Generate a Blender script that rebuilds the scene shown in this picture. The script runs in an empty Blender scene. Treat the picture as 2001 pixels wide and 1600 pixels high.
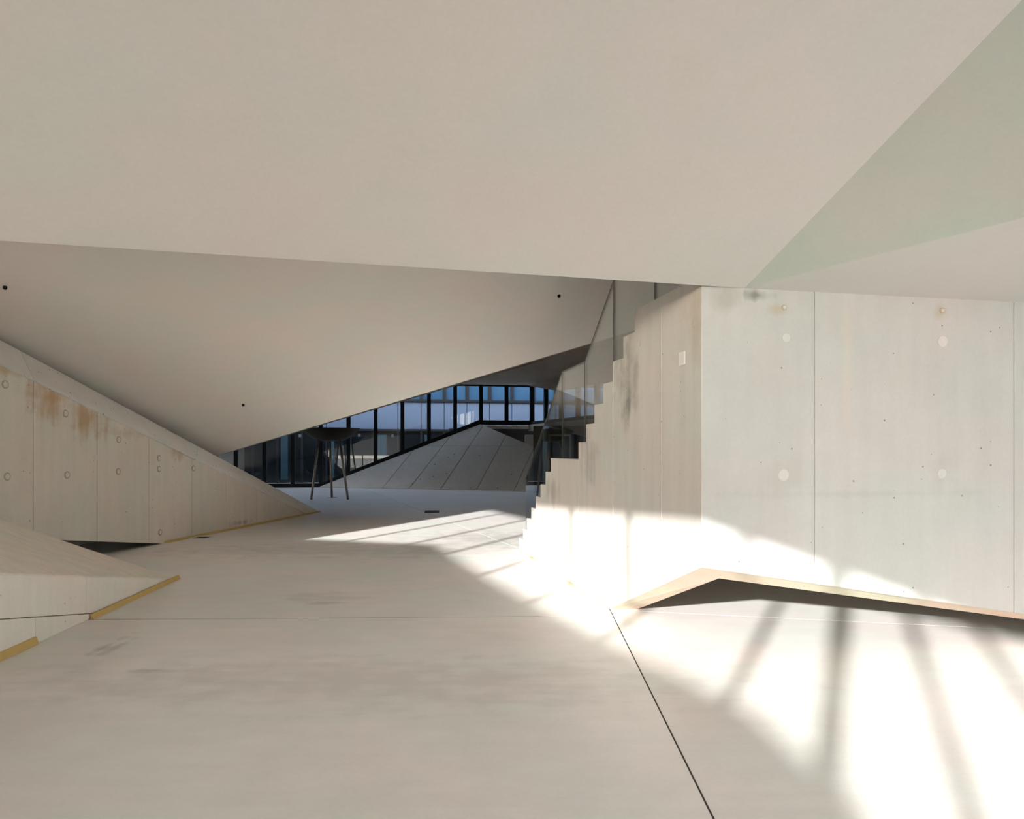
import bpy, bmesh, math, random
from mathutils import Vector, Matrix

random.seed(7)
S = bpy.context.scene
COL = S.collection

# ------------------------------------------------------------------ camera
F_PX, CX, CY, HC = 1480.0, 1000.0, 880.0, 1.47      # focal length and horizon of the 2001 px frame, eye height
cam_d = bpy.data.cameras.new('camera')
cam = bpy.data.objects.new('camera', cam_d)
COL.objects.link(cam)
cam.location = (0, 0, HC)
cam.rotation_euler = (math.pi / 2, 0, 0)
cam_d.sensor_width = 36.0
cam_d.lens = F_PX / 2001 * 36.0
cam_d.shift_y = (CY - 800) / 2001
cam_d.shift_x = -(CX - 1000.5) / 2001
cam_d.clip_end = 500
S.camera = cam

# ------------------------------------------------------------------ sky, sun, exposure
SUN_DIR = Vector((0.456, 1.0, -0.2678)).normalized()   # the way the light travels: low, from behind on the left
SUN_TAN = 0.2437
w = bpy.data.worlds.new('world')
S.world = w
w.use_nodes = True
wn = w.node_tree
wn.nodes.clear()
sky = wn.nodes.new('ShaderNodeTexSky')
sky.sky_type = 'NISHITA'
sky.sun_disc = False
sky.sun_elevation = math.radians(13.7)
sky.sun_rotation = math.atan2(-SUN_DIR.x, -SUN_DIR.y)
sky.air_density = 1.0
sky.dust_density = 1.5
hs = wn.nodes.new('ShaderNodeHueSaturation')
hs.inputs['Saturation'].default_value = 0.4
bgn = wn.nodes.new('ShaderNodeBackground')
bgn.inputs['Strength'].default_value = 0.75
wo = wn.nodes.new('ShaderNodeOutputWorld')
wn.links.new(sky.outputs[0], hs.inputs['Color'])
wn.links.new(hs.outputs[0], bgn.inputs[0])
wn.links.new(bgn.outputs[0], wo.inputs[0])

sun_d = bpy.data.lights.new('sun', 'SUN')
sun = bpy.data.objects.new('sun', sun_d)
COL.objects.link(sun)
sun_d.energy = 18.0
sun_d.angle = math.radians(0.85)
sun_d.color = (1.0, 0.985, 0.96)
sun.rotation_euler = SUN_DIR.to_track_quat('-Z', 'Y').to_euler()
sun.location = (-6, -14, 8)

S.view_settings.view_transform = 'Standard'
S.view_settings.look = 'None'
S.view_settings.gamma = 1.0
S.view_settings.use_curve_mapping = False
S.view_settings.exposure = 1.06
S.cycles.max_bounces = 10
S.cycles.diffuse_bounces = 5
S.cycles.transparent_max_bounces = 16
S.cycles.caustics_reflective = False
S.cycles.caustics_refractive = False
S.cycles.sample_clamp_indirect = 10.0

# ------------------------------------------------------------------ materials
def mat_new(name):
    m = bpy.data.materials.new(name)
    m.use_nodes = True
    nt = m.node_tree
    b = nt.nodes['Principled BSDF']
    return m, nt, b

def nd(nt, t, **kw):
    n = nt.nodes.new(t)
    for k, v in kw.items():
        if hasattr(n, k) and k not in n.inputs:
            setattr(n, k, v)
        else:
            n.inputs[k].default_value = v
    return n

def mixc(nt, fac, a, b, mode='MIX'):
    n = nt.nodes.new('ShaderNodeMix')
    n.data_type = 'RGBA'
    n.blend_type = mode
    for s, v in ((n.inputs[0], fac), (n.inputs[6], a), (n.inputs[7], b)):
        if hasattr(v, 'is_linked') or hasattr(v, 'links'):
            nt.links.new(v, s)
        else:
            s.default_value = v if isinstance(v, (int, float)) else (*v[:3], 1)
    return n.outputs[2]

def ramp(nt, src, a, b, lo=0.0, hi=1.0):
    n = nt.nodes.new('ShaderNodeMapRange')
    n.inputs[1].default_value = a
    n.inputs[2].default_value = b
    n.inputs[3].default_value = lo
    n.inputs[4].default_value = hi
    nt.links.new(src, n.inputs[0])
    return n.outputs[0]

def mth(nt, op, a, b=None):
    n = nt.nodes.new('ShaderNodeMath')
    n.operation = op
    for i, v in enumerate((a, b)):
        if v is None:
            continue
        if isinstance(v, (int, float)):
            n.inputs[i].default_value = v
        else:
            nt.links.new(v, n.inputs[i])
    return n.outputs[0]

def concrete(name, base, rough=0.75, mottle=0.10, streak=0.08, holes=0.6, hole_scale=9.0, tint=0.05, stains=(),
             bump=0.15, stretch=None, panel_var=0.05, spec=0.3):
    """Cast concrete: cloudy colour, faint pink and green casts, run-down streaks, air holes, and real stains."""
    m, nt, b = mat_new(name)
    geo = nt.nodes.new('ShaderNodeNewGeometry')
    pos = geo.outputs['Position']
    def noise(scale, detail=4, mp=None, rough=0.55):
        n = nd(nt, 'ShaderNodeTexNoise', Scale=scale, Detail=detail, Roughness=rough)
        if mp:
            mm = nt.nodes.new('ShaderNodeMapping')
            mm.inputs['Scale'].default_value = mp[:3]
            if len(mp) > 3:
                mm.inputs['Rotation'].default_value = (0, 0, mp[3])
            nt.links.new(pos, mm.inputs[0])
            nt.links.new(mm.outputs[0], n.inputs['Vector'])
        else:
            nt.links.new(pos, n.inputs['Vector'])
        return n.outputs[0]
    big = noise(0.7, 5)
    mid = noise(4.0, 6)
    fine = noise(42, 4)
    st = noise(5.0, 4, stretch or (1.6, 1.6, 0.16))
    hue = noise(0.9, 2, (1, 1, 1.3))
    val = mth(nt, 'ADD', mth(nt, 'MULTIPLY', mth(nt, 'SUBTRACT', big, 0.5), mottle * 2.2),
              mth(nt, 'MULTIPLY', mth(nt, 'SUBTRACT', mid, 0.5), mottle * 1.1))
    val = mth(nt, 'ADD', val, mth(nt, 'MULTIPLY', mth(nt, 'SUBTRACT', st, 0.5), streak * 2))
    val = mth(nt, 'ADD', val, mth(nt, 'MULTIPLY', mth(nt, 'SUBTRACT', fine, 0.5), 0.10))
    oi = nt.nodes.new('ShaderNodeObjectInfo')
    val = mth(nt, 'ADD', val, mth(nt, 'MULTIPLY', mth(nt, 'SUBTRACT', oi.outputs['Random'], 0.5), panel_var))
    val = mth(nt, 'ADD', val, 1.0)
    hf = ramp(nt, hue, 0.4, 0.6)
    pink = tuple(c * k for c, k in zip(base, (1 + tint, 1 - tint * 0.3, 1 - tint * 0.2)))
    green = tuple(c * k for c, k in zip(base, (1 - tint, 1 + tint * 0.25, 1 - tint * 0.1)))
    c = mixc(nt, hf, pink, green)
    vv = nt.nodes.new('ShaderNodeCombineColor')
    for i in range(3):
        nt.links.new(val, vv.inputs[i])
    c = mixc(nt, 1.0, c, vv.outputs[0], 'MULTIPLY')
    hole_mask = None
    if holes > 0:
        vo = nd(nt, 'ShaderNodeTexVoronoi', Scale=hole_scale)
        nt.links.new(pos, vo.inputs['Vector'])
        sep = nt.nodes.new('ShaderNodeSeparateColor')
        nt.links.new(vo.outputs['Color'], sep.inputs[0])
        rad = ramp(nt, sep.outputs[0], 0.5, 1.0, 0.0, 0.14 * holes)
        hole_mask = mth(nt, 'LESS_THAN', vo.outputs['Distance'], rad)
        c = mixc(nt, mth(nt, 'MULTIPLY', hole_mask, 0.75), c, tuple(x * 0.22 for x in base))
    for (pt, rad, colr, amt) in stains:
        sb = nt.nodes.new('ShaderNodeVectorMath'); sb.operation = 'SUBTRACT'
        nt.links.new(pos, sb.inputs[0]); sb.inputs[1].default_value = pt
        dv = nt.nodes.new('ShaderNodeVectorMath'); dv.operation = 'DIVIDE'
        nt.links.new(sb.outputs[0], dv.inputs[0]); dv.inputs[1].default_value = rad
        ln = nt.nodes.new('ShaderNodeVectorMath'); ln.operation = 'LENGTH'
        nt.links.new(dv.outputs[0], ln.inputs[0])
        d = mth(nt, 'ADD', ln.outputs['Value'], mth(nt, 'MULTIPLY', mth(nt, 'SUBTRACT', mid, 0.5), 2.2))
        d = mth(nt, 'ADD', d, mth(nt, 'MULTIPLY', mth(nt, 'SUBTRACT', st, 0.5), 1.6))
        f = ramp(nt, d, 1.0, 0.1, 0.0, amt)
        c = mixc(nt, f, c, colr)
    nt.links.new(c, b.inputs['Base Color'])
    b.inputs['Roughness'].default_value = rough
    b.inputs['Specular IOR Level'].default_value = spec
    if bump:
        h = mth(nt, 'ADD', mth(nt, 'MULTIPLY', fine, 0.35), mid)
        h = mth(nt, 'ADD', h, mth(nt, 'MULTIPLY', st, 0.4))
        if hole_mask is not None:
            h = mth(nt, 'SUBTRACT', h, mth(nt, 'MULTIPLY', hole_mask, 0.8))
        bp = nt.nodes.new('ShaderNodeBump')
        bp.inputs['Strength'].default_value = bump
        bp.inputs['Distance'].default_value = 0.02
        nt.links.new(h, bp.inputs['Height'])
        nt.links.new(bp.outputs[0], b.inputs['Normal'])
    return m

def plain(name, col, rough=0.5, metal=0.0, var=0.08, scale=8.0):
    m, nt, b = mat_new(name)
    geo = nt.nodes.new('ShaderNodeNewGeometry')
    n = nd(nt, 'ShaderNodeTexNoise', Scale=scale, Detail=4.0)
    nt.links.new(geo.outputs['Position'], n.inputs['Vector'])
    c = mixc(nt, n.outputs[0], tuple(x * (1 - var) for x in col), tuple(min(1, x * (1 + var)) for x in col))
    nt.links.new(c, b.inputs['Base Color'])
    b.inputs['Roughness'].default_value = rough
    b.inputs['Metallic'].default_value = metal
    return m

def glass(name, tint, gloss=1.0, ior=1.5):
    m = bpy.data.materials.new(name)
    m.use_nodes = True
    nt = m.node_tree
    nt.nodes.clear()
    o = nt.nodes.new('ShaderNodeOutputMaterial')
    mx = nt.nodes.new('ShaderNodeMixShader')
    fr = nd(nt, 'ShaderNodeFresnel', IOR=ior)
    # the same reflectance from either face of the pane
    geo = nt.nodes.new('ShaderNodeNewGeometry')
    ii = nt.nodes.new('ShaderNodeMapRange')
    ii.inputs[3].default_value = ior
    ii.inputs[4].default_value = 1.0 / ior
    nt.links.new(geo.outputs['Backfacing'], ii.inputs[0])
    fr.inputs['IOR'].default_value = ior
    lw = nt.nodes.new('ShaderNodeLayerWeight')
    lw.inputs['Blend'].default_value = 0.5
    p = mth(nt, 'POWER', lw.outputs['Facing'], 5.0)
    f0 = ((ior - 1) / (ior + 1)) ** 2
    f = mth(nt, 'MULTIPLY', mth(nt, 'ADD', mth(nt, 'MULTIPLY', p, 1 - f0), f0), gloss)
    tr = nt.nodes.new('ShaderNodeBsdfTransparent')
    tr.inputs[0].default_value = (*tint, 1)
    gl = nt.nodes.new('ShaderNodeBsdfGlossy')
    gl.inputs['Roughness'].default_value = 0.0
    gl.inputs[0].default_value = (1, 1, 1, 1)
    nt.nodes.remove(fr); nt.nodes.remove(ii); nt.nodes.remove(geo)
    nt.links.new(f, mx.inputs[0])
    nt.links.new(tr.outputs[0], mx.inputs[1])
    nt.links.new(gl.outputs[0], mx.inputs[2])
    nt.links.new(mx.outputs[0], o.inputs[0])
    return m

# ------------------------------------------------------------------ geometry helpers
def at(px, py, y):
    """The point seen at a pixel of the survey photograph, y metres in front of the camera."""
    return Vector(((px - CX) / F_PX * y, y, HC + (CY - py) / F_PX * y))

def on_floor(px, py, z=0.0):
    y = (HC - z) * F_PX / (py - CY)
    return Vector(((px - CX) / F_PX * y, y, z))

def on_plane(px, py, p0, n):
    d = Vector(((px - CX) / F_PX, 1.0, (CY - py) / F_PX))
    c = Vector((0, 0, HC))
    return c + d * ((p0 - c).dot(n) / d.dot(n))

def link(name, me, mat=None, parent=None):
    o = bpy.data.objects.new(name, me)
    COL.objects.link(o)
    if mat is not None and not me.materials:
        me.materials.append(mat)
    if parent is not None:
        o.parent = parent
        # meshes are written in world metres: take the parent's place back out
        o.matrix_parent_inverse = Matrix.Translation(-parent.location)
    return o

def mesh_obj(name, verts, faces, mat, parent=None, smooth=False):
    me = bpy.data.meshes.new(name)
    me.from_pydata([tuple(v) for v in verts], [], faces)
    bm = bmesh.new()
    bm.from_mesh(me)
    bmesh.ops.recalc_face_normals(bm, faces=bm.faces)
    bm.to_mesh(me)
    bm.free()
    if smooth:
        for p in me.polygons:
            p.use_smooth = True
    return link(name, me, mat, parent)

def prism(name, front, back, mat, parent=None, bevel=0.0):
    """Solid between two matching loops of points."""
    n = len(front)
    verts = list(front) + list(back)
    faces = [list(range(n)), list(range(2 * n - 1, n - 1, -1))]
    for i in range(n):
        j = (i + 1) % n
        faces.append([i, n + i, n + j, j])
    o = mesh_obj(name, verts, faces, mat, parent)
    if bevel:
        md = o.modifiers.new('bevel', 'BEVEL')
        md.width = bevel
        md.segments = 1
        md.limit_method = 'ANGLE'
    return o

class Plane2:
    """A vertical wall plane: u runs along it (u = x or y in metres), z up, d out of the face."""
    def __init__(s, o, d, n):
        s.o, s.d = Vector((o[0], o[1], 0)), Vector((d[0], d[1], 0))
        s.n = Vector((n[0], n[1], 0)).normalized()
    def p(s, u, z, d=0.0):
        return s.o + s.d * u + Vector((0, 0, z)) + s.n * d
    def prism(s, name, poly, d0, d1, mat, parent=None, bevel=0.0):
        return prism(name, [s.p(u, z, d1) for u, z in poly], [s.p(u, z, d0) for u, z in poly], mat, parent, bevel)
    def box(s, name, u0, u1, z0, z1, d0, d1, mat, parent=None, bevel=0.0):
        return s.prism(name, [(u0, z0), (u1, z0), (u1, z1), (u0, z1)], d0, d1, mat, parent, bevel)

def clip(poly, a, b, c):
    """Keep a*x + b*y <= c."""
    out = []
    n = len(poly)
    for i in range(n):
        p, q = poly[i], poly[(i + 1) % n]
        fp, fq = a * p[0] + b * p[1] - c, a * q[0] + b * q[1] - c
        if fp <= 0:
            out.append(p)
        if (fp < 0 < fq) or (fq < 0 < fp):
            t = fp / (fp - fq)
            out.append((p[0] + (q[0] - p[0]) * t, p[1] + (q[1] - p[1]) * t))
    res = []
    for p in out:
        if not res or abs(p[0] - res[-1][0]) + abs(p[1] - res[-1][1]) > 1e-5:
            res.append(p)
    return res

def strips(poly, cuts, gap):
    us = [p[0] for p in poly]
    e = [min(us) - 1] + sorted(cuts) + [max(us) + 1]
    out = []
    for a, b in zip(e[:-1], e[1:]):
        q = clip(clip(poly, -1, 0, -(a + gap / 2)), 1, 0, b - gap / 2)
        if len(q) >= 3:
            out.append(q)
    return out

def empty(name, loc):
    o = bpy.data.objects.new(name, None)
    o.location = loc
    o.empty_display_size = 0.3
    COL.objects.link(o)
    return o

def tag(o, label, cat, group=None):
    o['label'] = label
    o['category'] = cat
    if group:
        o['group'] = group
    return o

def struct(o):
    o['kind'] = 'structure'
    return o

def tube(name, a, b, r0, r1, mat, parent=None, seg=16):
    a, b = Vector(a), Vector(b)
    ax = (b - a).normalized()
    q = ax.to_track_quat('Z', 'Y')
    vs, fs = [], []
    for c, r in ((a, r0), (b, r1)):
        for i in range(seg):
            t = 2 * math.pi * i / seg
            vs.append(c + q @ Vector((r * math.cos(t), r * math.sin(t), 0)))
    for i in range(seg):
        j = (i + 1) % seg
        fs.append([i, j, seg + j, seg + i])
    fs += [list(range(seg))[::-1], list(range(seg, 2 * seg))]
    o = mesh_obj(name, vs, fs, mat, parent)
    for p in o.data.polygons:
        p.use_smooth = len(p.vertices) == 4
    return o

def disc(name, centre, n, r, h, mat, parent=None, seg=20, dome=0.0):
    """A thin plug standing h proud of a surface."""
    n = Vector(n).normalized()
    q = n.to_track_quat('Z', 'Y')
    c = Vector(centre)
    vs, fs = [], []
    for (rr, hh) in ((r, -0.01), (r, h * 0.6), (r * 0.86, h)):
        for i in range(seg):
            t = 2 * math.pi * i / seg
            vs.append(c + q @ Vector((rr * math.cos(t), rr * math.sin(t), hh)))
    for k in range(2):
        for i in range(seg):
            j = (i + 1) % seg
            fs.append([k * seg + i, k * seg + j, (k + 1) * seg + j, (k + 1) * seg + i])
    fs += [list(range(seg))[::-1], list(range(2 * seg, 3 * seg))]
    return mesh_obj(name, vs, fs, mat, parent)

# ------------------------------------------------------------------ the planes of the building
STAIR = Plane2((2.215, 0), (-0.1872, 1.0), (-1.0, -0.1872))           # stepped side wall, u = y
RIGHT = Plane2((0, 5.06 - 0.187 * 1.268), (1.0, 0.187), (0.187, -1.0))   # wall to the right of it, u = x
LEFT = Plane2((-7.291, 0), (0.149, 1.0), (1.0, -0.149))               # ramp wall on the left, u = y
E1 = Vector((-0.184, 0.983, 0))                                       # along the stair, away
E2 = Vector((0.983, 0.184, 0))                                        # along the right wall

# ------------------------------------------------------------------ materials of this place
beige = (0.56, 0.525, 0.465)
def SP(px, py):      # point on the stair wall under a pixel
    return on_plane(px, py, STAIR.p(6, 0), STAIR.n)
def RP(px, py):
    return on_plane(px, py, RIGHT.p(2, 0), RIGHT.n)
def LP(px, py):
    return on_plane(px, py, LEFT.p(9, 0), LEFT.n)

dark_stain = (0.13, 0.12, 0.10)
M_right = concrete('cast_concrete_right', (0.50, 0.496, 0.49), holes=0.75, hole_scale=13, tint=0.022, streak=0.07, mottle=0.11, stains=[
    (RP(1480, 577), (0.10, 0.3, 0.05), dark_stain, 0.7), (RP(1415, 590), (0.14, 0.3, 0.13), (0.33, 0.34, 0.29), 0.5),
    (RP(1690, 965), (1.3, 0.5, 0.03), (0.42, 0.41, 0.38), 0.35), (RP(1531, 928), (0.14, 0.2, 0.14), (0.44, 0.43, 0.40), 0.4),
    (RP(1840, 925), (0.14, 0.2, 0.14), (0.44, 0.43, 0.40), 0.4), (RP(1655, 700), (0.05, 0.2, 0.55), (0.62, 0.54, 0.45), 0.4),
    (RP(1840, 610), (0.07, 0.2, 0.06), (0.42, 0.32, 0.18), 0.4), (RP(1520, 605), (0.10, 0.2, 0.04), (0.42, 0.32, 0.18), 0.4)])
M_stair = concrete('cast_concrete_stair', (0.58, 0.545, 0.505), holes=0.7, hole_scale=14, tint=0.03, streak=0.10, mottle=0.10, stains=[
    (SP(1226, 735), (0.3, 0.35, 0.42), (0.20, 0.165, 0.13), 0.6), (SP(1228, 790), (0.2, 0.13, 0.18), dark_stain, 0.6),
    (SP(1150, 890), (0.2, 0.28, 0.4), (0.26, 0.24, 0.20), 0.5), (SP(1078, 955), (0.2, 0.5, 0.2), (0.24, 0.22, 0.18), 0.45),
    (SP(1360, 600), (0.2, 0.18, 0.5), (0.40, 0.31, 0.19), 0.35)])
M_left = concrete('cast_concrete_left', (0.78, 0.725, 0.65), holes=0.8, hole_scale=11, tint=0.03, streak=0.08, stains=[
    (LP(98, 775), (0.4, 0.42, 0.33), (0.50, 0.29, 0.11), 0.75), (LP(172, 812), (0.4, 0.42, 0.40), (0.50, 0.29, 0.11), 0.7),
    (LP(348, 880), (0.4, 0.22, 0.22), (0.48, 0.33, 0.16), 0.5), (LP(10, 722), (0.4, 0.5, 0.1), (0.50, 0.36, 0.18), 0.6),
    (LP(474, 1020), (0.4, 0.5, 0.06), dark_stain, 0.5), (LP(250, 845), (0.4, 0.7, 0.12), (0.48, 0.33, 0.18), 0.4)])
M_coping = concrete('rough_coping', (0.82, 0.80, 0.76), holes=1.5, hole_scale=14, tint=0.03, streak=0.03, bump=0.3)
M_block = concrete('cast_concrete_wedge', (0.84, 0.785, 0.72), holes=0.8, hole_scale=14, tint=0.03, streak=0.06)
M_block_top = concrete('floated_wedge_top', (0.80, 0.73, 0.64), holes=0.0, tint=0.03, streak=0.16, stretch=(0.5, 2.4, 2.4), bump=0.2)
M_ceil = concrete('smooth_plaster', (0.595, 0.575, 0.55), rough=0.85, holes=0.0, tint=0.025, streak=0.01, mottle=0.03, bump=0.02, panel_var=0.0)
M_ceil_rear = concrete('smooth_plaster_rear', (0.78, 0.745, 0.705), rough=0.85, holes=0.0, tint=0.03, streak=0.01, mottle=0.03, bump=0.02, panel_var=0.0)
M_ceil_g = concrete('plaster_shaded_facet', (0.435, 0.455, 0.415), rough=0.85, holes=0.0, tint=0.045, streak=0.01, mottle=0.04, bump=0.02, panel_var=0.0)  # same plaster; the facet's darker, greenish shade is put into the colour
M_floor = concrete('polished_screed', (0.82, 0.785, 0.75), rough=0.42, holes=0.12, hole_scale=3.0, tint=0.03, streak=0.05,
                   stretch=(0.35, 1.6, 1.0), mottle=0.10, bump=0.04, spec=0.35, stains=[
    (on_floor(640, 1168), (0.5, 0.35, 0.2), (0.52, 0.48, 0.42), 0.35), (on_floor(655, 1178), (0.22, 0.10, 0.2), (0.42, 0.38, 0.33), 0.4),
    (on_floor(208, 1262), (0.05, 0.35, 0.2), (0.32, 0.29, 0.25), 0.5), (on_floor(225, 1265), (0.05, 0.3, 0.2), (0.36, 0.33, 0.29), 0.4),
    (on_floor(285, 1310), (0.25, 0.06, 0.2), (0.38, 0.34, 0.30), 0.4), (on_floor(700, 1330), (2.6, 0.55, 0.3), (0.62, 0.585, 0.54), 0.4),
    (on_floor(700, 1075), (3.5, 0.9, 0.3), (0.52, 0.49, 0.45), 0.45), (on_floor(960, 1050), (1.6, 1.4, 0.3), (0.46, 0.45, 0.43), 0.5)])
M_step = concrete('step_concrete', (0.55, 0.51, 0.45), holes=0.3)
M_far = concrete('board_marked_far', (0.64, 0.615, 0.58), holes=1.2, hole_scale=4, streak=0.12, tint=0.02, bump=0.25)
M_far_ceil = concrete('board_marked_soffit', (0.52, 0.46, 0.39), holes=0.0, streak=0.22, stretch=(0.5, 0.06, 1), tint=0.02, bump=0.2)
M_reveal = concrete('raw_edge_concrete', (0.62, 0.52, 0.42), holes=0.5, hole_scale=10, tint=0.10, streak=0.08, bump=0.2)
M_ground = plain('gravel_forecourt', (0.46, 0.43, 0.37), 0.9, scale=2.0)
M_joint = plain('dark_joint', (0.05, 0.045, 0.04), 0.9)
M_jointlight = concrete('joint_mortar', (0.30, 0.26, 0.21), holes=0)
M_black = plain('black_frame_metal', (0.010, 0.011, 0.014), 0.6)
M_plug = concrete('tie_plug_mortar', (0.58, 0.575, 0.565), holes=0.0, panel_var=0.02)
M_plug_d = concrete('tie_plug_brown', (0.46, 0.40, 0.32), holes=0.4)
M_tape = plain('yellow_foam_strip', (0.60, 0.42, 0.15), 0.7, scale=14)
M_tape_pale = plain('pale_foam_strip', (0.72, 0.52, 0.30), 0.7, scale=14)
M_steel = plain('brushed_steel', (0.42, 0.38, 0.32), 0.4, 0.7)
M_bowl = plain('rusted_dark_iron', (0.035, 0.028, 0.02), 0.6, 0.3, var=0.4, scale=3)
M_edge = plain('glass_edge', (0.05, 0.06, 0.055), 0.25)
M_white = plain('white_plastic', (0.75, 0.73, 0.70), 0.5)
M_dark = plain('painted_shade', (0.035, 0.032, 0.030), 0.7)  # dark tone standing in for shade
M_brown = plain('brown_timber', (0.09, 0.065, 0.045), 0.6, var=0.3)
M_pale_blue = plain('pale_sky_tone', (0.105, 0.138, 0.20), 0.35, var=0.06, scale=0.6)  # pale sky in the glass, put into an opaque colour
M_blue = plain('sky_blue_tone', (0.022, 0.07, 0.135), 0.25, var=0.12, scale=0.5)  # deeper sky reflection, likewise put into the base colour
M_teal = plain('teal_curtain', (0.010, 0.045, 0.062), 0.8, var=0.35)
M_night = plain('dark_glazing', (0.006, 0.009, 0.012), 0.15)
M_night.node_tree.nodes['Principled BSDF'].inputs['Specular IOR Level'].default_value = 0.15
M_black.node_tree.nodes['Principled BSDF'].inputs['Specular IOR Level'].default_value = 0.2


G_clear = glass('clear_pane', (0.96, 0.98, 0.97))
G_rail = glass('guard_glass', (0.80, 0.84, 0.83), 1.6)
G_dim = glass('dimming_pane', (0.665, 0.67, 0.67))  # grey tint added to hold back daylight in the near hall
G_blue = glass('blue_side_pane', (0.86, 0.92, 1.0))  # blue tint added to cool the light of the side opening
G_far = glass('tinted_far_pane', (0.92, 0.96, 1.0), 1.1)

# ------------------------------------------------------------------ floor
XL, XR, YB, YF = -12.0, 9.0, -9.0, 37.0
floor = struct(mesh_obj('floor', [(XL, YB, -0.003), (XR, YB, -0.003), (XR, YF, -0.003), (XL, YF, -0.003),
                                  (XL, YB, -0.3), (XR, YB, -0.3), (XR, YF, -0.3), (XL, YF, -0.3)],
                        [[0, 1, 2, 3], [4, 5, 6, 7], [0, 1, 5, 4], [1, 2, 6, 5], [2, 3, 7, 6], [3, 0, 4, 7]], M_joint))
def line_abc(p, q):
    """a, b, c with a*x + b*y <= c on the left of p -> q."""
    dx, dy = q[0] - p[0], q[1] - p[1]
    l = math.hypot(dx, dy)
    a, b = dy / l, -dx / l
    return a, b, a * p[0] + b * p[1]
def split(polys, p, q, gap):
    a, b, c = line_abc(p, q)
    out = []
    for poly in polys:
        for s, g in (((a, b, c), gap), ((-a, -b, -c), gap)):
            r = clip(poly, s[0], s[1], s[2] - g / 2)
            if len(r) >= 3:
                out.append(r)
    return out
j0, j1 = on_floor(1395, 1600), on_floor(1190, 1187)
jb = (j0.x + (j0.x - j1.x) / (j1.y - j0.y) * (j0.y - YB), YB)
st_far = STAIR.p(11.24, 0)
jf = (st_far.x - 0.1872 * (YF - 11.24), YF)
g = 0.010
left_area = [(XL, YB), (jb[0] - g / 2, YB), (j1.x - g / 2, j1.y), (st_far.x, st_far.y), (jf[0], YF), (XL, YF)]
right_area = [(jb[0] + g / 2, YB), (XR, YB), (XR, YF), (jf[0] + 0.002, YF), (st_far.x + 0.002, st_far.y), (j1.x + g / 2, j1.y)]
a0, a1 = on_floor(205, 1210), on_floor(1190, 1203)
back = [p for p in split([left_area], a0, a1, 0.022)]
front_slab = [p for p in back if min(v[1] for v in p) < 0]
back = [p for p in back if p not in front_slab]
k0, k1 = on_floor(857, 1011), on_floor(1014, 1072)
slabs = front_slab + split(back, k0, k1, 0.012)
slabs += split([right_area], on_floor(1311, 1197), on_floor(1685, 1215), 0.003)
for q in slabs:
    prism('floor_slab', [Vector((x, y, 0)) for x, y in q], [Vector((x, y, -0.10)) for x, y in q], M_floor, floor)
struct(mesh_obj('floor_outside', [(-90, -90, -0.12), (60, -90, -0.12), (60, YB, -0.12), (-90, YB, -0.12), (-90, 60, -0.12), (XL, 60, -0.12), (XL, YB, -0.12),
                                  (XR, YB, -0.12), (60, 60, -0.12), (XR, 60, -0.12), (XL, YF, -0.12), (XR, YF, -0.12)],
                [[0, 1, 2, 7, 6, 3], [3, 6, 10, 5, 4], [7, 2, 8, 9, 11], [10, 11, 9, 5]], M_ground))

# ------------------------------------------------------------------ the stair: stepped side wall, steps, landing
stairs = empty('staircase', STAIR.p(7.02, 0))
tag(stairs, 'pale concrete staircase with stepped side wall climbing to the folded ceiling', 'staircase')
R1, R2 = 0.172, 0.1811
prof = []       # (u, z) of the stepped top, from the far foot towards us
u, z = 11.24, 0.0
steps = []
for i in range(8):
    prof += [(u, z), (u, z + R1)]
    z += R1
    nu = u - 0.28 if i < 7 else 8.05
    steps.append((nu, u, z))
    u = nu
for i in range(7):
    prof += [(u, z), (u, z + R2)]
    z += R2
    nu = u - 0.285 if i < 6 else 5.06
    steps.append((nu, u, z))
    u = nu
ZTOP = z
CORNER_Z = 0.69
wall_poly = prof[1:] + [(5.06, ZTOP), (5.06, CORNER_Z), (7.02, 0.0), (11.24, 0.0)]
CUTS = [5.75 + 1.15 * k for k in range(5)]
STAIR.prism('wall_core', wall_poly, -0.24, -0.055, M_jointlight, stairs)
for q in strips(wall_poly, CUTS, 0.006):
    STAIR.prism('concrete_panel', q, -0.06, 0.0, M_stair, stairs, 0.004)
for i, (u0, u1, zt) in enumerate(steps[:-1]):
    STAIR.box('step' if i != 7 else 'landing', u0 - (0.02 if i != 7 else 0), u1, max(0.0, zt - 0.34), zt - 0.002, -1.95, -0.242, M_step, stairs)
STAIR.box('landing', 5.62, steps[-1][1], ZTOP - 0.3, ZTOP - 0.002, -1.95, -0.242, M_step, stairs)
# raw lower edge of the wall, raking from the foot up to the corner
O0, O1 = STAIR.p(7.02, 0), STAIR.p(5.06, CORNER_Z)
I0, I1 = Vector((1.163, 7.02, 0.0)), Vector((1.46, 5.34, 0.568))
def wedge(name, o0, i0, o1, i1, mat, parent, up=0.1):
    t0, t1 = Vector((i0.x, i0.y, o0.z + up)), Vector((i1.x, i1.y, o1.z + up))
    b0, b1 = o0.lerp(t0, 0.35) + Vector((0, 0, 0.02)), o1.lerp(t1, 0.35) + Vector((0, 0, 0.02))
    return mesh_obj(name, [o0, i0, t0, o1, i1, t1], [[0, 1, 4, 3], [1, 2, 5, 4], [2, 0, 3, 5], [0, 2, 1], [3, 4, 5]], mat, parent)
wedge('bottom_edge', O0, I0, O1, I1, M_reveal, stairs)

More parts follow.
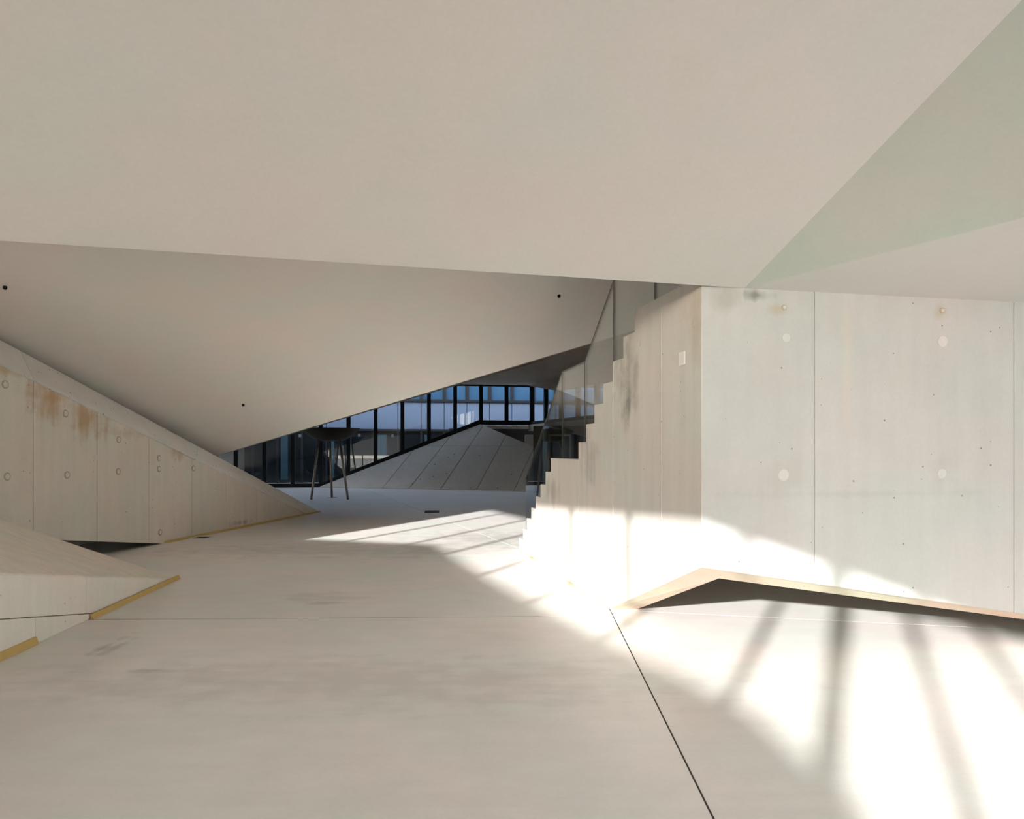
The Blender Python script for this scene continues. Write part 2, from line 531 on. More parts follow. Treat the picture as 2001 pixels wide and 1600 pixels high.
# ------------------------------------------------------------------ right wall
wall_r = struct(RIGHT.prism('wall_right', [(1.27, CORNER_Z), (1.27, 2.75), (8.9, 2.75), (8.9, 0.0), (5.37, 0.0)], -0.24, -0.055, M_jointlight))
wr_poly = [(1.268, CORNER_Z), (1.268, 2.70), (8.9, 2.70), (8.9, 0.0), (5.37, 0.0)]
for q in strips(wr_poly, [2.085, 3.653, 5.22, 6.79], 0.005):
    RIGHT.prism('concrete_panel', q, -0.06, 0.0, M_right, wall_r, 0.004)
O2, I2 = RIGHT.p(5.37, 0.0), Vector((5.06, 5.98, 0.0))
wedge('bottom_edge', O1, I1, O2, I2, M_reveal, wall_r)
for px, py, r in ((1536, 660, 0.033), (1842, 667, 0.042), (1531, 928, 0.040), (1840, 925, 0.036)):
    disc('tie_plug', RP(px, py), RIGHT.n, r, 0.006, M_plug, wall_r)
for px, py, r in ((1532, 601, 0.020), (1841, 607, 0.020)):
    disc('tie_plug', RP(px, py), RIGHT.n, r, 0.010, M_plug_d, wall_r)
    disc('tie_plug', RP(px, py) + RIGHT.n * 0.008, RIGHT.n, r * 0.6, 0.006, M_plug, wall_r)
for px, py, r in ((1356, 634, 0.022), (1250, 672, 0.020)):
    disc('tie_plug', SP(px, py), STAIR.n, r, 0.005, M_stair, stairs)

# ------------------------------------------------------------------ left ramp wall
FE = lambda y: 2.48 - 0.2886 * (y - 8.84)       # front edge of the coping
lw_poly = [(5.9, 0.87), (11.95, 0.0), (17.38, 0.0), (5.9, FE(5.9) - 0.018)]
wall_l = struct(LEFT.prism('wall_left', [(5.9, 0.87), (11.95, 0.0), (17.2, 0.0), (5.9, FE(5.9) - 0.02)], -0.4, -0.055, M_jointlight))
for q in strips(lw_poly, [9.34 - 2.28, 9.34 - 1.14, 9.34, 10.47, 11.61, 12.76, 13.87, 15.0, 16.04], 0.009):
    LEFT.prism('concrete_panel', q, -0.06, 0.0, M_left, wall_l, 0.004)
TIP = LEFT.p(18.13, 0.0)
tl = at(0, 664, 9.27)
top_a = TIP + (tl - TIP) * ((18.13 - 5.9) / (18.13 - 9.27))
cf0, cf1 = LEFT.p(5.9, FE(5.9), 0.004), LEFT.p(17.43, 0.0, 0.004)
# the coping in its cast lengths
def lerp_edge(t):
    return cf0.lerp(cf1, t), top_a.lerp(TIP, t)
marks = [0.0, 0.30, 0.605, 0.80, 1.0]
for t0, t1 in zip(marks[:-1], marks[1:]):
    t1b = t1 - (0.0006 if t1 < 1 else 0)
    (f0, p0), (f1, p1) = lerp_edge(t0), lerp_edge(t1b)
    dn = Vector((-0.05, 0, -0.12))
    bk0, bk1 = p0 + Vector((-0.35, 0.05, -0.02)), p1 + Vector((-0.35 * (1 - t1b), 0.05 * (1 - t1b), -0.02 * (1 - t1b) - 0.001))
    g0, g1 = f0 + Vector((-0.06, 0, -0.04)), f1 + Vector((-0.06, 0, -0.04 * (1 - t1b) - 0.001))
    mesh_obj('coping', [f0, p0, bk0, g0, f1, p1, bk1, g1],
             [[0, 1, 5, 4], [1, 2, 6, 5], [2, 3, 7, 6], [3, 0, 4, 7], [0, 3, 2, 1], [4, 5, 6, 7]], M_coping, wall_l)
for px, py in ((10, 751), (14, 931), (128, 808), (131, 928), (232, 859), (231, 921), (311, 895), (311, 916), (378, 915), (313, 1040)):
    c = LP(px, py)
    disc('tie_plug', c, LEFT.n, 0.050, 0.006, M_plug_d, wall_l)
    disc('tie_plug', c + LEFT.n * 0.004, LEFT.n, 0.034, 0.006, M_left, wall_l)
# dark recess behind the lifted lower edge
struct(LEFT.box('wall_recess', 6.5, 13.5, 0.0, 0.9, -1.3, -1.2, M_step))

# ------------------------------------------------------------------ wedge block in the left foreground
T = on_floor(343, 1132)
b0 = on_floor(0, 1290)
dv = (b0 - T)
B = T + dv * 1.55                                  # base line runs on out of the frame
zt = 0.60 * 1.55
up0 = Vector((B.x, B.y, zt))
rid = at(0, 1018, 7.5)
RID = T + (rid - T) * 1.45
wedge_o = empty('concrete_wedge', (T.x - 1, T.y - 2.5, 0))
tag(wedge_o, 'low pointed concrete wedge rising from the floor in the left foreground', 'concrete wedge')
WB = Plane2((T.x, T.y), ((B.x - T.x), (B.y - T.y)), (-(B.y - T.y), (B.x - T.x)))
# vertical front face in cast panels: u from 0 (tip) to 1
face = [(0.0, 0.0), (1.0, 0.0), (1.0, zt)]
ucut = (T.y - on_floor(173, 1212).y) / (T.y - B.y)
ucut2 = (T.y - on_floor(68, 1258).y) / (T.y - B.y)
uy = lambda y: (T.y - y) / (T.y - B.y)
l0, l1 = (uy(5.306), 0.287), (uy(6.62), 0.045)         # ragged day joint, falling towards the tip
aa, bb, cc = line_abc(l0, l1)
up_s = clip(face, aa, bb, cc - 0.0025) if aa * uy(6.0) + bb * 0.35 < cc else clip(face, -aa, -bb, -cc - 0.0025)
lo_s = clip(face, -aa, -bb, -cc - 0.0025) if aa * uy(6.0) + bb * 0.35 < cc else clip(face, aa, bb, cc - 0.0025)
gp = 0.0012
pieces = strips(up_s, [ucut], gp) + strips(lo_s, [ucut2], gp)
for q in pieces:
    WB.prism('concrete_panel', q, -0.05, 0.0, M_block, wedge_o, 0.003)
inn = -WB.n * 0.045
core = [T + inn * 0.2 + Vector((0, -0.1, 0)), B + inn, up0 + inn, RID, Vector((RID.x, RID.y, 0))]
mesh_obj('wedge_core', core, [[0, 1, 2], [0, 2, 3], [0, 3, 4], [1, 2, 3, 4], [0, 1, 4]], M_jointlight, wedge_o)
topn = (up0 - T).cross(RID - T).normalized()
if topn.z < 0:
    topn = -topn
prism('sloping_top', [T + topn * 0.012, up0 + topn * 0.012, RID + topn * 0.012], [T - topn * 0.0, up0 - topn * 0.03, RID - topn * 0.03], M_block_top, wedge_o)

# ------------------------------------------------------------------ foam strips along the feet of the concrete
def foam(name, a, b, n, wid, mat, label, zz=0.03, half=False):
    a, b = Vector(a), Vector(b)
    n = Vector(n).normalized()
    f = [a, b, b + Vector((0, 0, zz)), a + Vector((0, 0, zz))]
    m = [p + n * wid for p in (a, b)] + [p + n * wid * 0.45 + Vector((0, 0, zz * 0.9)) for p in (b, a)]
    o = prism(name, m, f, mat, None, 0.003)
    tag(o, label, 'sealing strip')
    return o
e = 0.003
wn_ = WB.n
foam('sealing_strip', T + wn_ * e + Vector((0.0, 0.05, 0)), on_floor(176, 1210) + wn_ * e, wn_, 0.035, M_tape, 'yellow foam strip along the pointed tip of the low concrete wedge', 0.045)
foam('sealing_strip', on_floor(68, 1258) + wn_ * e, B + wn_ * e, wn_, 0.03, M_tape, 'short thick yellow foam strip at the left picture edge below the wedge', 0.06)
foam('sealing_strip', LEFT.p(12.0, 0, e), LEFT.p(18.1, 0, e), LEFT.n, 0.04, M_tape, 'long thin yellow foam strip at the foot of the sloping ramp wall', 0.035)
foam('sealing_strip', STAIR.p(7.05, 0, e), STAIR.p(11.2, 0, e), STAIR.n, 0.025, M_tape_pale, 'pale sunlit foam strip at the foot of the stair wall', 0.015)

# ------------------------------------------------------------------ folded ceilings
E0 = at(0, 470, 3.957)
A = at(1455, 563, RIGHT.p(1.573, 0).y)
eu = (A - E0).normalized()
en = Vector((eu.y, -eu.x, 0)).normalized()     # towards the camera
K = 0.40
def main_z(x, y):
    d = (Vector((x, y, 0)) - Vector((E0.x, E0.y, 0))).dot(en)
    return E0.z + (A - E0).z * ((Vector((x, y, 0)) - Vector((E0.x, E0.y, 0))).dot(Vector((eu.x, eu.y, 0))) / (A - E0).length) + K * d
EL = E0 - eu * 0.35
Bp = at(2001, -5, 3.184)
Bp.z = main_z(Bp.x, Bp.y)
Cp = at(2001, 425, 4.2)
def ext(p, q, t):
    return p + (q - p) * t
Bx = ext(A, Bp, 7.2)
Bx.z = main_z(Bx.x, Bx.y)
BL = Vector((-1.4, Bx.y, 0)); BL.z = main_z(BL.x, BL.y)
ML = Vector((-2.6, 2.0, 0)); ML.z = main_z(ML.x, ML.y)
UPV = Vector((0, 0, 0.35))
def shell(name, pts, mat, up=UPV):
    return struct(prism(name, [Vector(p) for p in pts], [Vector(p) + up for p in pts], mat))
shell('ceiling', [EL, A, Bx, BL, ML], M_ceil)
Cx = ext(A, Cp, 4.2)
shell('ceiling', [A, Cx, Bx], M_ceil_g)
D = RIGHT.p(3.735, 2.545)
Dx = RIGHT.p(8.9, 2.50)
D, Dx = D + RIGHT.n * -0.03, Dx + RIGHT.n * -0.03
shell('ceiling', [A, D, Dx, Cx], M_ceil)

# rear ceiling: a plane rising towards us above the left wall, its lower edge over the passage
def soffit_z(x, y):
    return 6.89 + 0.158 * x - 0.3185 * y
def SV(x, y):
    return Vector((x, y, soffit_z(x, y)))
P1 = at(430, 888, 14.5); P1.z = soffit_z(P1.x, P1.y)
P2 = at(1240, 645, 12.0); P2.z = soffit_z(P2.x, P2.y)
sd = P2 - P1
PL, PR = P1 - sd * 0.75, P2 + sd * 0.55
PL.z, PR.z = soffit_z(PL.x, PL.y), soffit_z(PR.x, PR.y)
shell('ceiling', [PL, PR, SV(6.2, 2.5), SV(-11.5, 2.5)], M_ceil_rear, Vector((0, 0.02, 0.02)))
# far soffit over the passage and the fold that leads up to it
ZF = 4.2
c0, c1 = at(900, 751, 31.3), at(1081, 699, 22.3)
c0, c1 = Vector((c0.x, c0.y, ZF)), Vector((c1.x, c1.y, ZF))
cl, cr = ext(c1, c0, 1.06), ext(c0, c1, 2.1)
e0, e1 = PL + Vector((0, .03, 0.02)), PR + Vector((0, .03, 0.02))
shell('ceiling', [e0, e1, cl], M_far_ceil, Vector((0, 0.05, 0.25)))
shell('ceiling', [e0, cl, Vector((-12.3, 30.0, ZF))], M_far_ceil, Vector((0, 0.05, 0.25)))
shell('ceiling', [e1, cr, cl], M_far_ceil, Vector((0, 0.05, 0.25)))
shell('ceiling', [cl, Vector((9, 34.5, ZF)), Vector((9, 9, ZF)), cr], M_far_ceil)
# unseen roof closing the building above the folds, cut back to shape court light
struct(prism('ceiling_roof', [Vector(p) for p in ((-12, 3, 8.2), (9, 3, 8.2), (9, 22, 8.2), (-12, 22, 8.2))],
             [Vector(p) for p in ((-12, 3, 8.5), (9, 3, 8.5), (9, 22, 8.5), (-12, 22, 8.5))], M_ceil))
struct(prism('ceiling_roof', [Vector(p) for p in ((-12, -9, 8.6), (9, -9, 8.6), (9, 3, 8.6), (-12, 3, 8.6))],
             [Vector(p) for p in ((-12, -9, 8.9), (9, -9, 8.9), (9, 3, 8.9), (-12, 3, 8.9))], M_ceil))
# floor of the storey that the stair reaches
struct(prism('floor_upper', [Vector(p) for p in ((3.0, 5.75, 2.35), (9, 6.9, 2.35), (9, 12, 2.35), (1.6, 12, 2.35), (3.2, 7.5, 2.35))],
             [Vector(p) for p in ((3.0, 5.75, 2.63), (9, 6.9, 2.63), (9, 12, 2.63), (1.6, 12, 2.63), (3.2, 7.5, 2.63))], M_step))

# small dark fittings in the rear ceiling
sn = Vector((0.158, -0.3185, -1.0)).normalized()
for px, py, lb in ((475, 790, 'small dark fitting low on the rear ceiling above the ramp wall'),
                   (1092, 577, 'small dark fitting on the rear ceiling near the stair guard'),
                   (10, 560, 'tiny dark fitting on the rear ceiling at the left picture edge')):
    c = on_plane(px, py, SV(0, 10), sn)
    tag(disc('ceiling_fitting', c, sn, 0.022, 0.03, M_black, None, 12), lb, 'ceiling fitting')

# ------------------------------------------------------------------ outer walls that carry the daylight openings
c_h = 8.49 - 3.6 / SUN_TAN
FD = Vector((0.478, -1.361, 0)); FL = FD.length; FD.normalize()
def on_facade(t):
    s = c_h - 1.04 * t
    return Vector((0.415 * s + 0.910 * t, 0.910 * s - 0.415 * t, 0))
FO = on_facade(-8.35)
WEST = Plane2((FO.x, FO.y), (FD.x, FD.y), (-FD.y, FD.x))
U = lambda t: (t + 8.35) * FL
WEND = U(3.2)
HEAD = 3.6
west = empty('wall_west', (FO.x, FO.y, 0)); struct(west)
sill = [(0, 1.86), (U(-5.96), 2.52), (U(-3.7), 2.46), (U(-0.5), 2.48), (U(0.05), 2.37)]
WEST.prism('sill_wall', [(-0.0, 0.0), (U(0.05), 0.0)] + sill[::-1], -0.25, 0.0, M_ceil, west)
WEST.prism('lintel_wall', [(0.0, HEAD), (U(1.4), HEAD), (U(1.4), 7.2), (WEND, 7.2), (WEND, 8.6), (0.0, 8.6)], -0.25, 0.0, M_ceil, west)  # taller out-of-view opening at the end is added for sun bounce
WEST.box('jamb_wall', -1.2, 0.0, 0.0, 8.6, -0.25, 0.0, M_ceil, west)
win_w = empty('window_4', (FO.x, FO.y, 0)); struct(win_w)
ts = [-7.43, -6.3, -5.22, -3.94, -2.78, -1.70, -0.60]
for t in ts:
    WEST.box('mullion', U(t) - 0.03, U(t) + 0.03, 1.9, HEAD, -0.15, -0.09, M_black, win_w)
WEST.box('mullion', U(-0.03) - 0.075, U(-0.03) + 0.065, 0.0, HEAD, -0.16, -0.09, M_black, win_w)
for t in (0.51, 1.0, 1.6, 2.2, 2.8):
    WEST.box('mullion', U(t) - 0.035, U(t) + 0.035, 0.0, HEAD if t < 1.5 else 7.2, -0.15, -0.09, M_black, win_w)
WEST.prism('pane', sill + [(U(0.05), HEAD), (0, HEAD)], -0.13, -0.115, G_dim, win_w)
WEST.box('pane', U(0.05) + 0.01, U(1.4), 0.0, HEAD, -0.13, -0.115, G_dim, win_w)
WEST.box('pane', U(1.4) + 0.01, WEND, 0.0, 7.2, -0.13, -0.115, G_dim, win_w)
# back wall: a low unseen band of glazing behind the camera, added as fill daylight
BH = 1.0
struct(prism('wall_back', [Vector((x, y, z)) for x, y, z in ((-1.8, -9, BH), (9, -9, BH), (9, -9, 8.6), (-1.8, -9, 8.6))],
             [Vector((x, y, z)) for x, y, z in ((-1.8, -9.25, BH), (9, -9.25, BH), (9, -9.25, 8.6), (-1.8, -9.25, 8.6))], M_ceil))
win_b = empty('added_window_5', (3, -9, 0)); struct(win_b)
for k in range(5):
    x = -1.6 + k * 2.6
    prism('mullion', [Vector((x - .05, -9, 0)), Vector((x + .05, -9, 0)), Vector((x + .05, -9, BH)), Vector((x - .05, -9, BH))],
          [Vector((x - .05, -9.15, 0)), Vector((x + .05, -9.15, 0)), Vector((x + .05, -9.15, BH)), Vector((x - .05, -9.15, BH))], M_black, win_b)
BACK = Plane2((0, -9), (1, 0), (0, 1))
BACK.box('pane', -1.75, 8.95, 0.0, BH, -0.10, -0.085, G_dim, win_b)
EAST = Plane2((9, 0), (0, 1), (-1, 0))
struct(EAST.prism('wall_east', [(-9, 6.4), (-0.5, 6.4), (-0.5, 3.6), (6.0, 3.6), (6.0, 0), (YF, 0), (YF, 4.4), (30.5, 4.4), (22, 8.9), (-9, 8.9)], -0.25, 0, M_ceil))
win_e = empty('added_window_6', (9, 0, 0)); struct(win_e)  # unseen east glazing, added to light the hall from the right
EAST.prism('pane', [(-8.95, 0), (6.0, 0), (6.0, 3.58), (-0.5, 3.58), (-0.5, 6.38), (-8.95, 6.38)], -0.16, -0.145, G_dim, win_e)
for k in range(9):
    yy = -8.9 + k * 1.86
    EAST.box('mullion', yy - 0.05, yy + 0.05, 0, 6.4 if yy < -0.6 else 3.6, -0.2, -0.08, M_black, win_e)
OUT = Plane2((-12, 0), (0, 1), (1, 0))
struct(OUT.prism('wall_outer', [(7.0, 0), (13.0, 0), (13.0, 2.3), (19.5, 2.3), (19.5, 0), (30.5, 0), (30.5, 4.4), (22, 8.9), (7.0, 8.9)], -0.25, 0, M_ceil))
struct(OUT.box('wall_outer', 30.52, YF, 0, 4.4, -0.25, 0, M_dark))  # court length coloured dark in place of shade
win_o = empty('added_window_7', (-12, 22, 0)); struct(win_o)  # hidden side opening, added to brighten the far hall
OUT.box('pane', 13.02, 19.48, 0.02, 2.28, -0.14, -0.125, G_blue, win_o)
struct(prism('wall_outer', [Vector(p) for p in ((-12, 7.0, 0), (-6.9, 7.0, 0), (-6.9, 7.0, 8.9), (-12, 7.0, 8.9))],
             [Vector(p) for p in ((-12, 6.8, 0), (-6.9, 6.8, 0), (-6.9, 6.8, 8.9), (-12, 6.8, 8.9))], M_ceil))

# ------------------------------------------------------------------ far glazed front (window_1)
KF = 250932.0
def far_pt(px):
    y = KF / (8907 - px)
    return ((px - CX) / F_PX * y, y)
pa, pb = far_pt(517), far_pt(1039)
sl = (pb[1] - pa[1]) / (pb[0] - pa[0])
FAR = Plane2((0, pa[1] - sl * pa[0]), (1.0, sl), (sl, -1.0))
step = (pb[0] - pa[0]) / 10.0
fu = lambda px: far_pt(px)[0]
uL, uA = fu(625), fu(938)
ZA = HC + (CY - 829) / F_PX * far_pt(938)[1]
def bottom(u):
    if u <= uL:
        return 0.0
    if u <= uA:
        return ZA * (u - uL) / (uA - uL)
    return ZA + 0.02
win1 = empty('window_1', (0, FAR.p(0, 0).y, 0)); struct(win1)
us = [pa[0] + step * k for k in range(-3, 11)]
for u in us:
    FAR.box('mullion', u - 0.075, u + 0.075, bottom(u) + 0.05, ZF, -0.1, 0.06, M_black, win1)
edges = sorted(us + [uL, uA])
for u0, u1 in zip(us[:-1], us[1:]):
    pts = [x for x in (uL, uA) if u0 + 0.08 < x < u1 - 0.08]
    low = [u0 + 0.075] + pts + [u1 - 0.075]
    FAR.prism('pane', [(x, bottom(x) + 0.1) for x in low] + [(low[-1], ZF), (low[0], ZF)], -0.03, -0.01, G_far, win1)
h = 0.20
FAR.box('rail', us[0], uL, 0.0, h * 0.8, -0.1, 0.05, M_black, win1)
FAR.prism('rail', [(uL, 0.0), (uA, ZA), (uA, ZA + h), (uL, h * 0.8)], -0.1, 0.05, M_black, win1)
FAR.box('rail', uA, us[-1], ZA - 0.02, ZA + 0.17, -0.1, 0.05, M_black, win1)
FAR.box('rail', us[0], us[-1], ZF - 0.06, ZF + 0.05, -0.1, 0.05, M_black, win1)
for px, py in ((586, 851), (702, 850), (767, 851)):
    p = on_plane(px, py, FAR.p(0, 0), FAR.n)
    FAR.box('safety_sticker', p.x - 0.05, p.x + 0.05, p.z - 0.06, p.z + 0.06, 0.0, 0.008, M_white, win1)

# return of the glazing that comes towards us above the slab (window_2)
r0, r1 = FAR.p(us[-1], 0), Vector((165 / F_PX * 25.75, 25.75, 0))
RET = Plane2((r0.x, r0.y), ((r1 - r0).x, (r1 - r0).y), (-(r1 - r0).y * -1, -(r1 - r0).x))
if RET.n.dot(Vector((0, -1, 0))) < 0:
    RET.n = -RET.n
win2 = empty('window_2', (r0.x, r0.y, 0)); struct(win2)
N2, TM = 8, 2.0
ztop = lambda t: 4.18 - 0.9 * t if t < 0.42 else 3.80 - 0.13 * (t - 0.42)
for k in range(N2 + 1):
    t = k * TM / N2
    RET.box('mullion', t - 0.012, t + 0.012, 2.58, ztop(t), -0.1, 0.05, M_black, win2)
    if k < N2:
        tb = t + TM / N2
        RET.prism('pane', [(t + 0.012, 2.66), (tb - 0.012, 2.66), (tb - 0.012, ztop(tb)), (t + 0.012, ztop(t))], -0.03, -0.01, G_far, win2)
RET.box('rail', 0, TM, 2.56, 2.68, -0.1, 0.06, M_black, win2)
struct(RET.prism('trim_1', [(0, ztop(0)), (0.42, ztop(0.42)), (TM, ztop(TM)), (TM, 4.3), (0, 4.3)], -0.3, 0.1, M_far_ceil))
# slab edge and dark storey beneath, with its door
slab = struct(RET.box('floor_bridge', -0.02, TM, 2.30, 2.555, -3.0, 0.12, M_far))
WF = Plane2((0, 26.2), (1, 0), (0, -1))
d0, d1 = (1072 - CX) / F_PX * 26, (1117 - CX) / F_PX * 26
zdoor = 2.03
wf = struct(WF.prism('wall_far', [(0.75, 0), (d0, 0), (d0, zdoor), (d1, zdoor), (d1, 0), (8.9, 0), (8.9, 2.32), (0.75, 2.32)], -0.2, 0.0, M_brown))
door = empty('door_1', ((d0 + d1) / 2, 26.2, 0)); struct(door)
for a, b, c, d in ((d0, d0 + 0.06, 0, zdoor), (d1 - 0.06, d1, 0, zdoor), (d0 + 0.06, d1 - 0.06, zdoor - 0.06, zdoor)):
    WF.box('door_frame', a, b, c, d, -0.12, 0.04, M_far, door)
WF.box('doorway_shade', d0 + 0.06, d1 - 0.06, 0.0, zdoor - 0.06, -0.16, -0.10, M_dark, door)  # dark sheet for the shade inside the open doorway
for k in range(5):
    u = d1 + 0.12 + k * 0.2
    WF.box('wall_batten', u, u + 0.07, 0, 1.9, 0.0, 0.05, M_teal if k % 2 else M_brown, wf)
struct(FAR.box('dark_sheet_below', uA - 1.2, 1.0, 0.0, ZA - 0.17, -0.6, -0.5, M_dark))  # dark sheet added where only the unlit interior shows
struct(FAR.box('trim_2', uA + 0.05, 1.0, ZA - 0.17, ZA - 0.04, -0.6, 0.04, M_far))
pl = prism('concrete_plinth', [at(1026, 849, 30.4), at(1075, 849, 30.4), Vector((at(1075, 849, 30.4).x, 30.4, 0.0)), Vector((at(1026, 849, 30.4).x, 30.4, 0.0))],
           [at(1026, 849, 30.4) + Vector((0, .8, 0)), at(1075, 849, 30.4) + Vector((0, .8, 0)), Vector((at(1075, 849, 30.4).x, 31.2, 0.0)), Vector((at(1026, 849, 30.4).x, 31.2, 0.0))], M_far, None, 0.01)
tag(pl, 'grey concrete block standing behind the far pyramid mound', 'concrete block')

# ------------------------------------------------------------------ court front seen through the far glazing (window_3)
CRT = Plane2((0, FAR.p(0, 0).y + 4.5), (1.0, sl), (sl, -1.0))
win3 = empty('window_3', (0, CRT.p(0, 0).y, 0)); struct(win3)
q0 = (823 - CX) / F_PX * CRT.p(-4.2, 0).y
cu = [q0 + step * k for k in range(-16, 11)]
for k, u in enumerate(cu[:-1]):
    CRT.box('sky_tone_panel', u + 0.015, cu[k + 1] - 0.015, 2.47, 3.74, -0.06, 0.0, M_pale_blue, win3)  # added panels carrying the sky colour of the glass
    CRT.box('pane', u + 0.06, cu[k + 1] - 0.06, 3.86, 5.0, -0.06, -0.02, M_blue, win3)
    CRT.box('pane', u + 0.05, cu[k + 1] - 0.05, 0.1, 2.36, -0.06, -0.02, M_night, win3)
    if k % 2 == 0:
        CRT.box('curtain', u + 0.15, u + 0.35 + 0.1 * (k % 3), 0.15, 2.2, 0.0, 0.03, M_teal, win3)
for u in cu:
    CRT.box('mullion', u - 0.07, u + 0.07, 3.80, 5.0, -0.06, 0.10, M_black, win3)
    CRT.box('mullion', u - 0.05, u + 0.05, 0.0, 2.40, -0.06, 0.10, M_black, win3)
CRT.box('transom', cu[0], cu[-1], 3.745, 3.855, -0.06, 0.12, M_black, win3)
CRT.box('transom', cu[0], cu[-1], 2.365, 2.465, -0.06, 0.12, M_black, win3)
CRT.box('backing', cu[0], cu[-1], 0.0, 5.0, -0.2, -0.065, M_black, win3)

# ------------------------------------------------------------------ far pyramid mound
L0 = FAR.p(uL, 0.0, 0.12)
AP = FAR.p(uA, ZA - 0.02, 0.12)
BF = on_floor(1030, 960)
n_t = (AP - L0).cross(BF - L0).normalized()
Rr = on_plane(1051, 877, L0, n_t)
BF2 = L0 + (BF - L0) * 1.04
mound = empty('concrete_mound', ((L0.x + BF.x) / 2, 29.5, 0))
tag(mound, 'grey board-marked concrete pyramid mound in front of the far glazing', 'concrete mound')
if n_t.z < 0:
    n_t = -n_t
# facet in cast panels: 2D axes in the plane
ax = (BF - L0).normalized()
ay = n_t.cross(ax).normalized()
if ay.z < 0:
    ay = -ay
to2 = lambda p: ((p - L0).dot(ax), (p - L0).dot(ay))
to3 = lambda q, d=0.0: L0 + ax * q[0] + ay * q[1] + n_t * d
facet = [to2(L0), to2(BF2), to2(Rr), to2(AP)]
core_o = prism('mound_core', [to3(q, -0.02) for q in facet], [Vector((to3(q).x, to3(q).y + 0.4, 0)) if to3(q).z > .05 else to3(q, -0.02) + Vector((0, 0.02, -0.001)) for q in facet], M_joint, mound)
ja, jb_ = to2(on_plane(885, 872, L0, n_t)), to2(on_plane(1010, 872, L0, n_t))
bands = []
a_, b_, c_ = line_abc(ja, jb_)
for s in ((a_, b_, c_ - 0.012), (-a_, -b_, -c_ - 0.012)):
    r = clip(facet, *s)
    if len(r) >= 3:
        bands.append(r)
js = [((918, 872), (888, 917)), ((960, 905), (934, 953)), ((1030, 905), (1006, 957)), ((846, 897), (800, 955)), ((780, 915), (748, 954))]
res = []
for r in bands:
    cur = [r]
    for (m0, m1) in js:
        q0_, q1_ = to2(on_plane(*m0, L0, n_t)), to2(on_plane(*m1, L0, n_t))
        cur = split(cur, q0_, q1_, 0.03)
    res += cur
for r in res:
    prism('concrete_panel', [to3(q, 0.03) for q in r], [to3(q, -0.03) for q in r], M_far, mound)

# ------------------------------------------------------------------ glass guard on the stair
guard = empty('glass_guard', STAIR.p(8.6, 1.38))
tag(guard, 'clear glass stair guard with tall stepped panes along the concrete stair', 'stair guard')
def sp_uz(px, py):
    p = on_plane(px, py, STAIR.p(6, 0, -0.08), STAIR.n)
    y = (p - STAIR.o - STAIR.n * -0.08).y
    return (y, p.z)
gx = [1028, 1063.5, 1100, 1144, 1201, 1282, 1345]
topline = [(1028, 936), (1063.5, 834), (1100, 728), (1144, 708), (1201, 549), (1282, 480), (1345, 460)]
tops = [sp_uz(*q) for q in topline]
def step_top(u):
    for u0, u1, zt_ in steps:
        if u0 <= u <= u1:
            return zt_
    return 0.0
for k in range(6):
    (ua, za), (ub, zb) = tops[k], tops[k + 1]
    ua, ub = ua - 0.006, ub + 0.006
    low = []
    cutsu = sorted([s for q in steps for s in (q[0],) if ub < s < ua], reverse=True)
    seq = [ua] + cutsu + [ub]
    for s0, s1 in zip(seq[:-1], seq[1:]):
        zt_ = step_top((s0 + s1) / 2)
        low += [(s0, zt_ + 0.004), (s1, zt_ + 0.004)]
    poly = low + [(ub, zb), (ua, za)]
    if k >= 4:
        poly = low + [(ub, ZTOP + 0.95), (ua, min(za, ZTOP + 0.95))]
    STAIR.prism('glass_pane', poly, -0.088, -0.072, G_rail, guard)
    za_, zb_ = poly[-1][1], poly[-2][1]
    STAIR.prism('pane_edge', [(ua, za_), (ub, zb_), (ub, zb_ + 0.014), (ua, za_ + 0.014)], -0.090, -0.070, M_edge, guard)
    STAIR.box('pane_edge', ub - 0.006, ub + 0.006, low[-1][1], zb_, -0.090, -0.070, M_edge, guard)

# ------------------------------------------------------------------ iron bowl on three legs
by = 23.3
bc = at(646, 838, by)
bowl = empty('fire_bowl', (bc.x, by, 0))
tag(bowl, 'wide dark iron bowl on three slender steel legs by the far glazing', 'fire bowl')
Rb, Db = 0.89, 0.37
seg, rings = 48, 10
vs, fs = [], []
prof_b = []
for i in range(rings + 1):
    a = i / rings
    prof_b.append((Rb * (0.33 + 0.67 * a), -Db * (1 - a ** 1.6)))
prof_b = [(0.02, -Db - 0.01)] + prof_b
prof_in = [(r * 0.97, zz + 0.02) for r, zz in prof_b[::-1]]
prof_in[-1] = (0.02, prof_in[-1][1])
allp = prof_b + [(Rb + 0.015, 0.0), (Rb + 0.015, 0.02)] + prof_in
for r, zz in allp:
    for i in range(seg):
        t = 2 * math.pi * i / seg
        vs.append(Vector((bc.x + r * math.cos(t), by + r * math.sin(t), bc.z + zz)))
for k in range(len(allp) - 1):
    for i in range(seg):
        j = (i + 1) % seg
        fs.append([k * seg + i, k * seg + j, (k + 1) * seg + j, (k + 1) * seg + i])
fs += [list(range(seg))[::-1], list(range((len(allp) - 1) * seg, len(allp) * seg))]
mesh_obj('bowl', vs, fs, M_bowl, bowl, True)
fl, fm, fr_ = on_floor(608, 976), on_floor(648.5, 972), on_floor(680, 976)
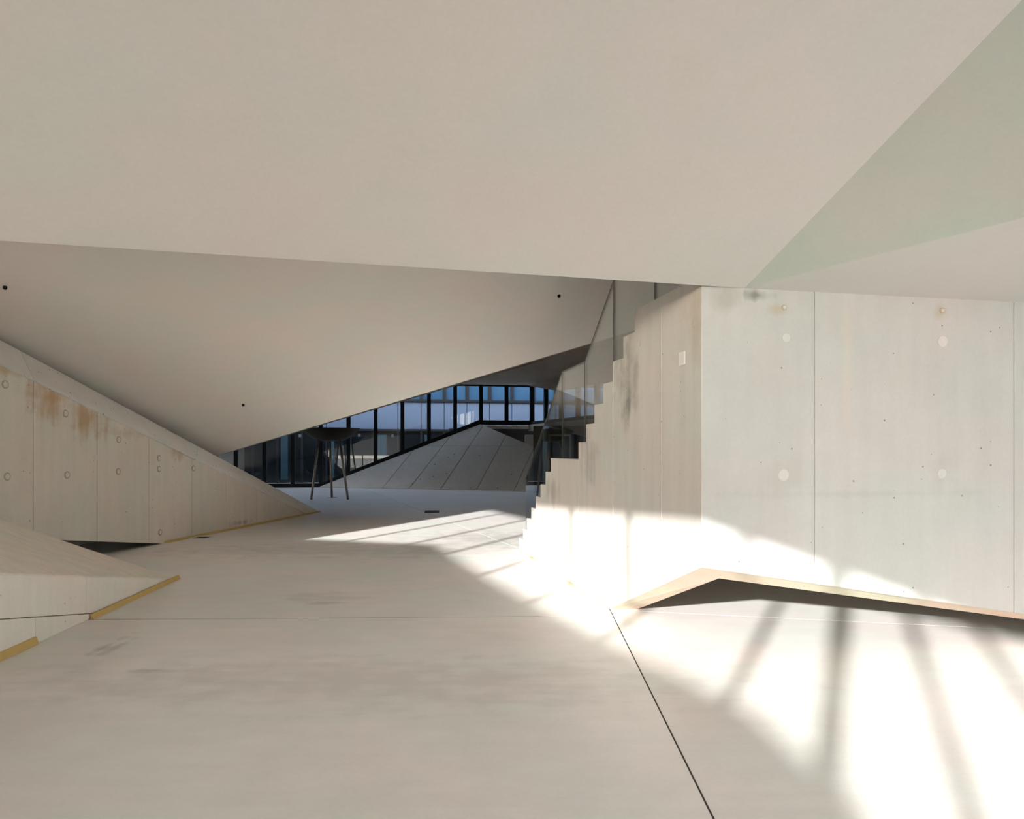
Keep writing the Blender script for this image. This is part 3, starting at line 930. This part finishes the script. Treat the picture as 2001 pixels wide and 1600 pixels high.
for ft, tp in ((fl, (623, 860)), (fm, (645, 862)), (fr_, (663, 858))):
    top_p = at(tp[0], tp[1], by + (ft.y - by) * 0.35)
    top_p.z += 0.05
    tube('leg', ft, top_p, 0.036, 0.036, M_steel, bowl)
tube('foot_plate', Vector((fm.x, fm.y, 0.001)), Vector((fm.x, fm.y, 0.012)), 0.16, 0.16, M_steel, bowl, 24)

# ------------------------------------------------------------------ floor boxes
def floor_box(c, wx, wy, ang, label, frame_mat):
    r = empty('floor_box', (c.x, c.y, 0))
    tag(r, label, 'floor box')
    ca, sa = math.cos(ang), math.sin(ang)
    def q(x, y, z):
        return Vector((c.x + x * ca - y * sa, c.y + x * sa + y * ca, z))
    def bx(n, x0, x1, y0, y1, z0, z1, m):
        prism(n, [q(x0, y0, z1), q(x1, y0, z1), q(x1, y1, z1), q(x0, y1, z1)], [q(x0, y0, z0), q(x1, y0, z0), q(x1, y1, z0), q(x0, y1, z0)], m, r)
    f = 0.03
    bx('rim', -wx / 2, wx / 2, -wy / 2, -wy / 2 + f, 0.0005, 0.012, frame_mat)
    bx('rim', -wx / 2, wx / 2, wy / 2 - f, wy / 2, 0.0005, 0.012, frame_mat)
    bx('rim', -wx / 2, -wx / 2 + f, -wy / 2 + f, wy / 2 - f, 0.0005, 0.012, frame_mat)
    bx('rim', wx / 2 - f, wx / 2, -wy / 2 + f, wy / 2 - f, 0.0005, 0.012, frame_mat)
    bx('lid', -wx / 2 + f, wx / 2 - f, -wy / 2 + f, wy / 2 - f, 0.0005, 0.006, M_black)
floor_box(on_floor(394, 1051), 0.30, 0.30, -0.15, 'small dark floor box with a bright rim at the foot of the ramp wall', M_white)
floor_box(on_floor(844, 1000), 0.34, 0.55, 0.1, 'flat dark floor box lying in the middle of the passage', M_black)

# ------------------------------------------------------------------ cover plate on the stair wall
cp = SP(1334.5, 700.5)
pu = (cp - STAIR.o).y
plate = STAIR.box('cover_plate', pu - 0.048, pu + 0.048, cp.z - 0.048, cp.z + 0.048, 0.0, 0.012, M_white, None, 0.003)
tag(plate, 'small square white cover plate high on the stair wall', 'cover plate')
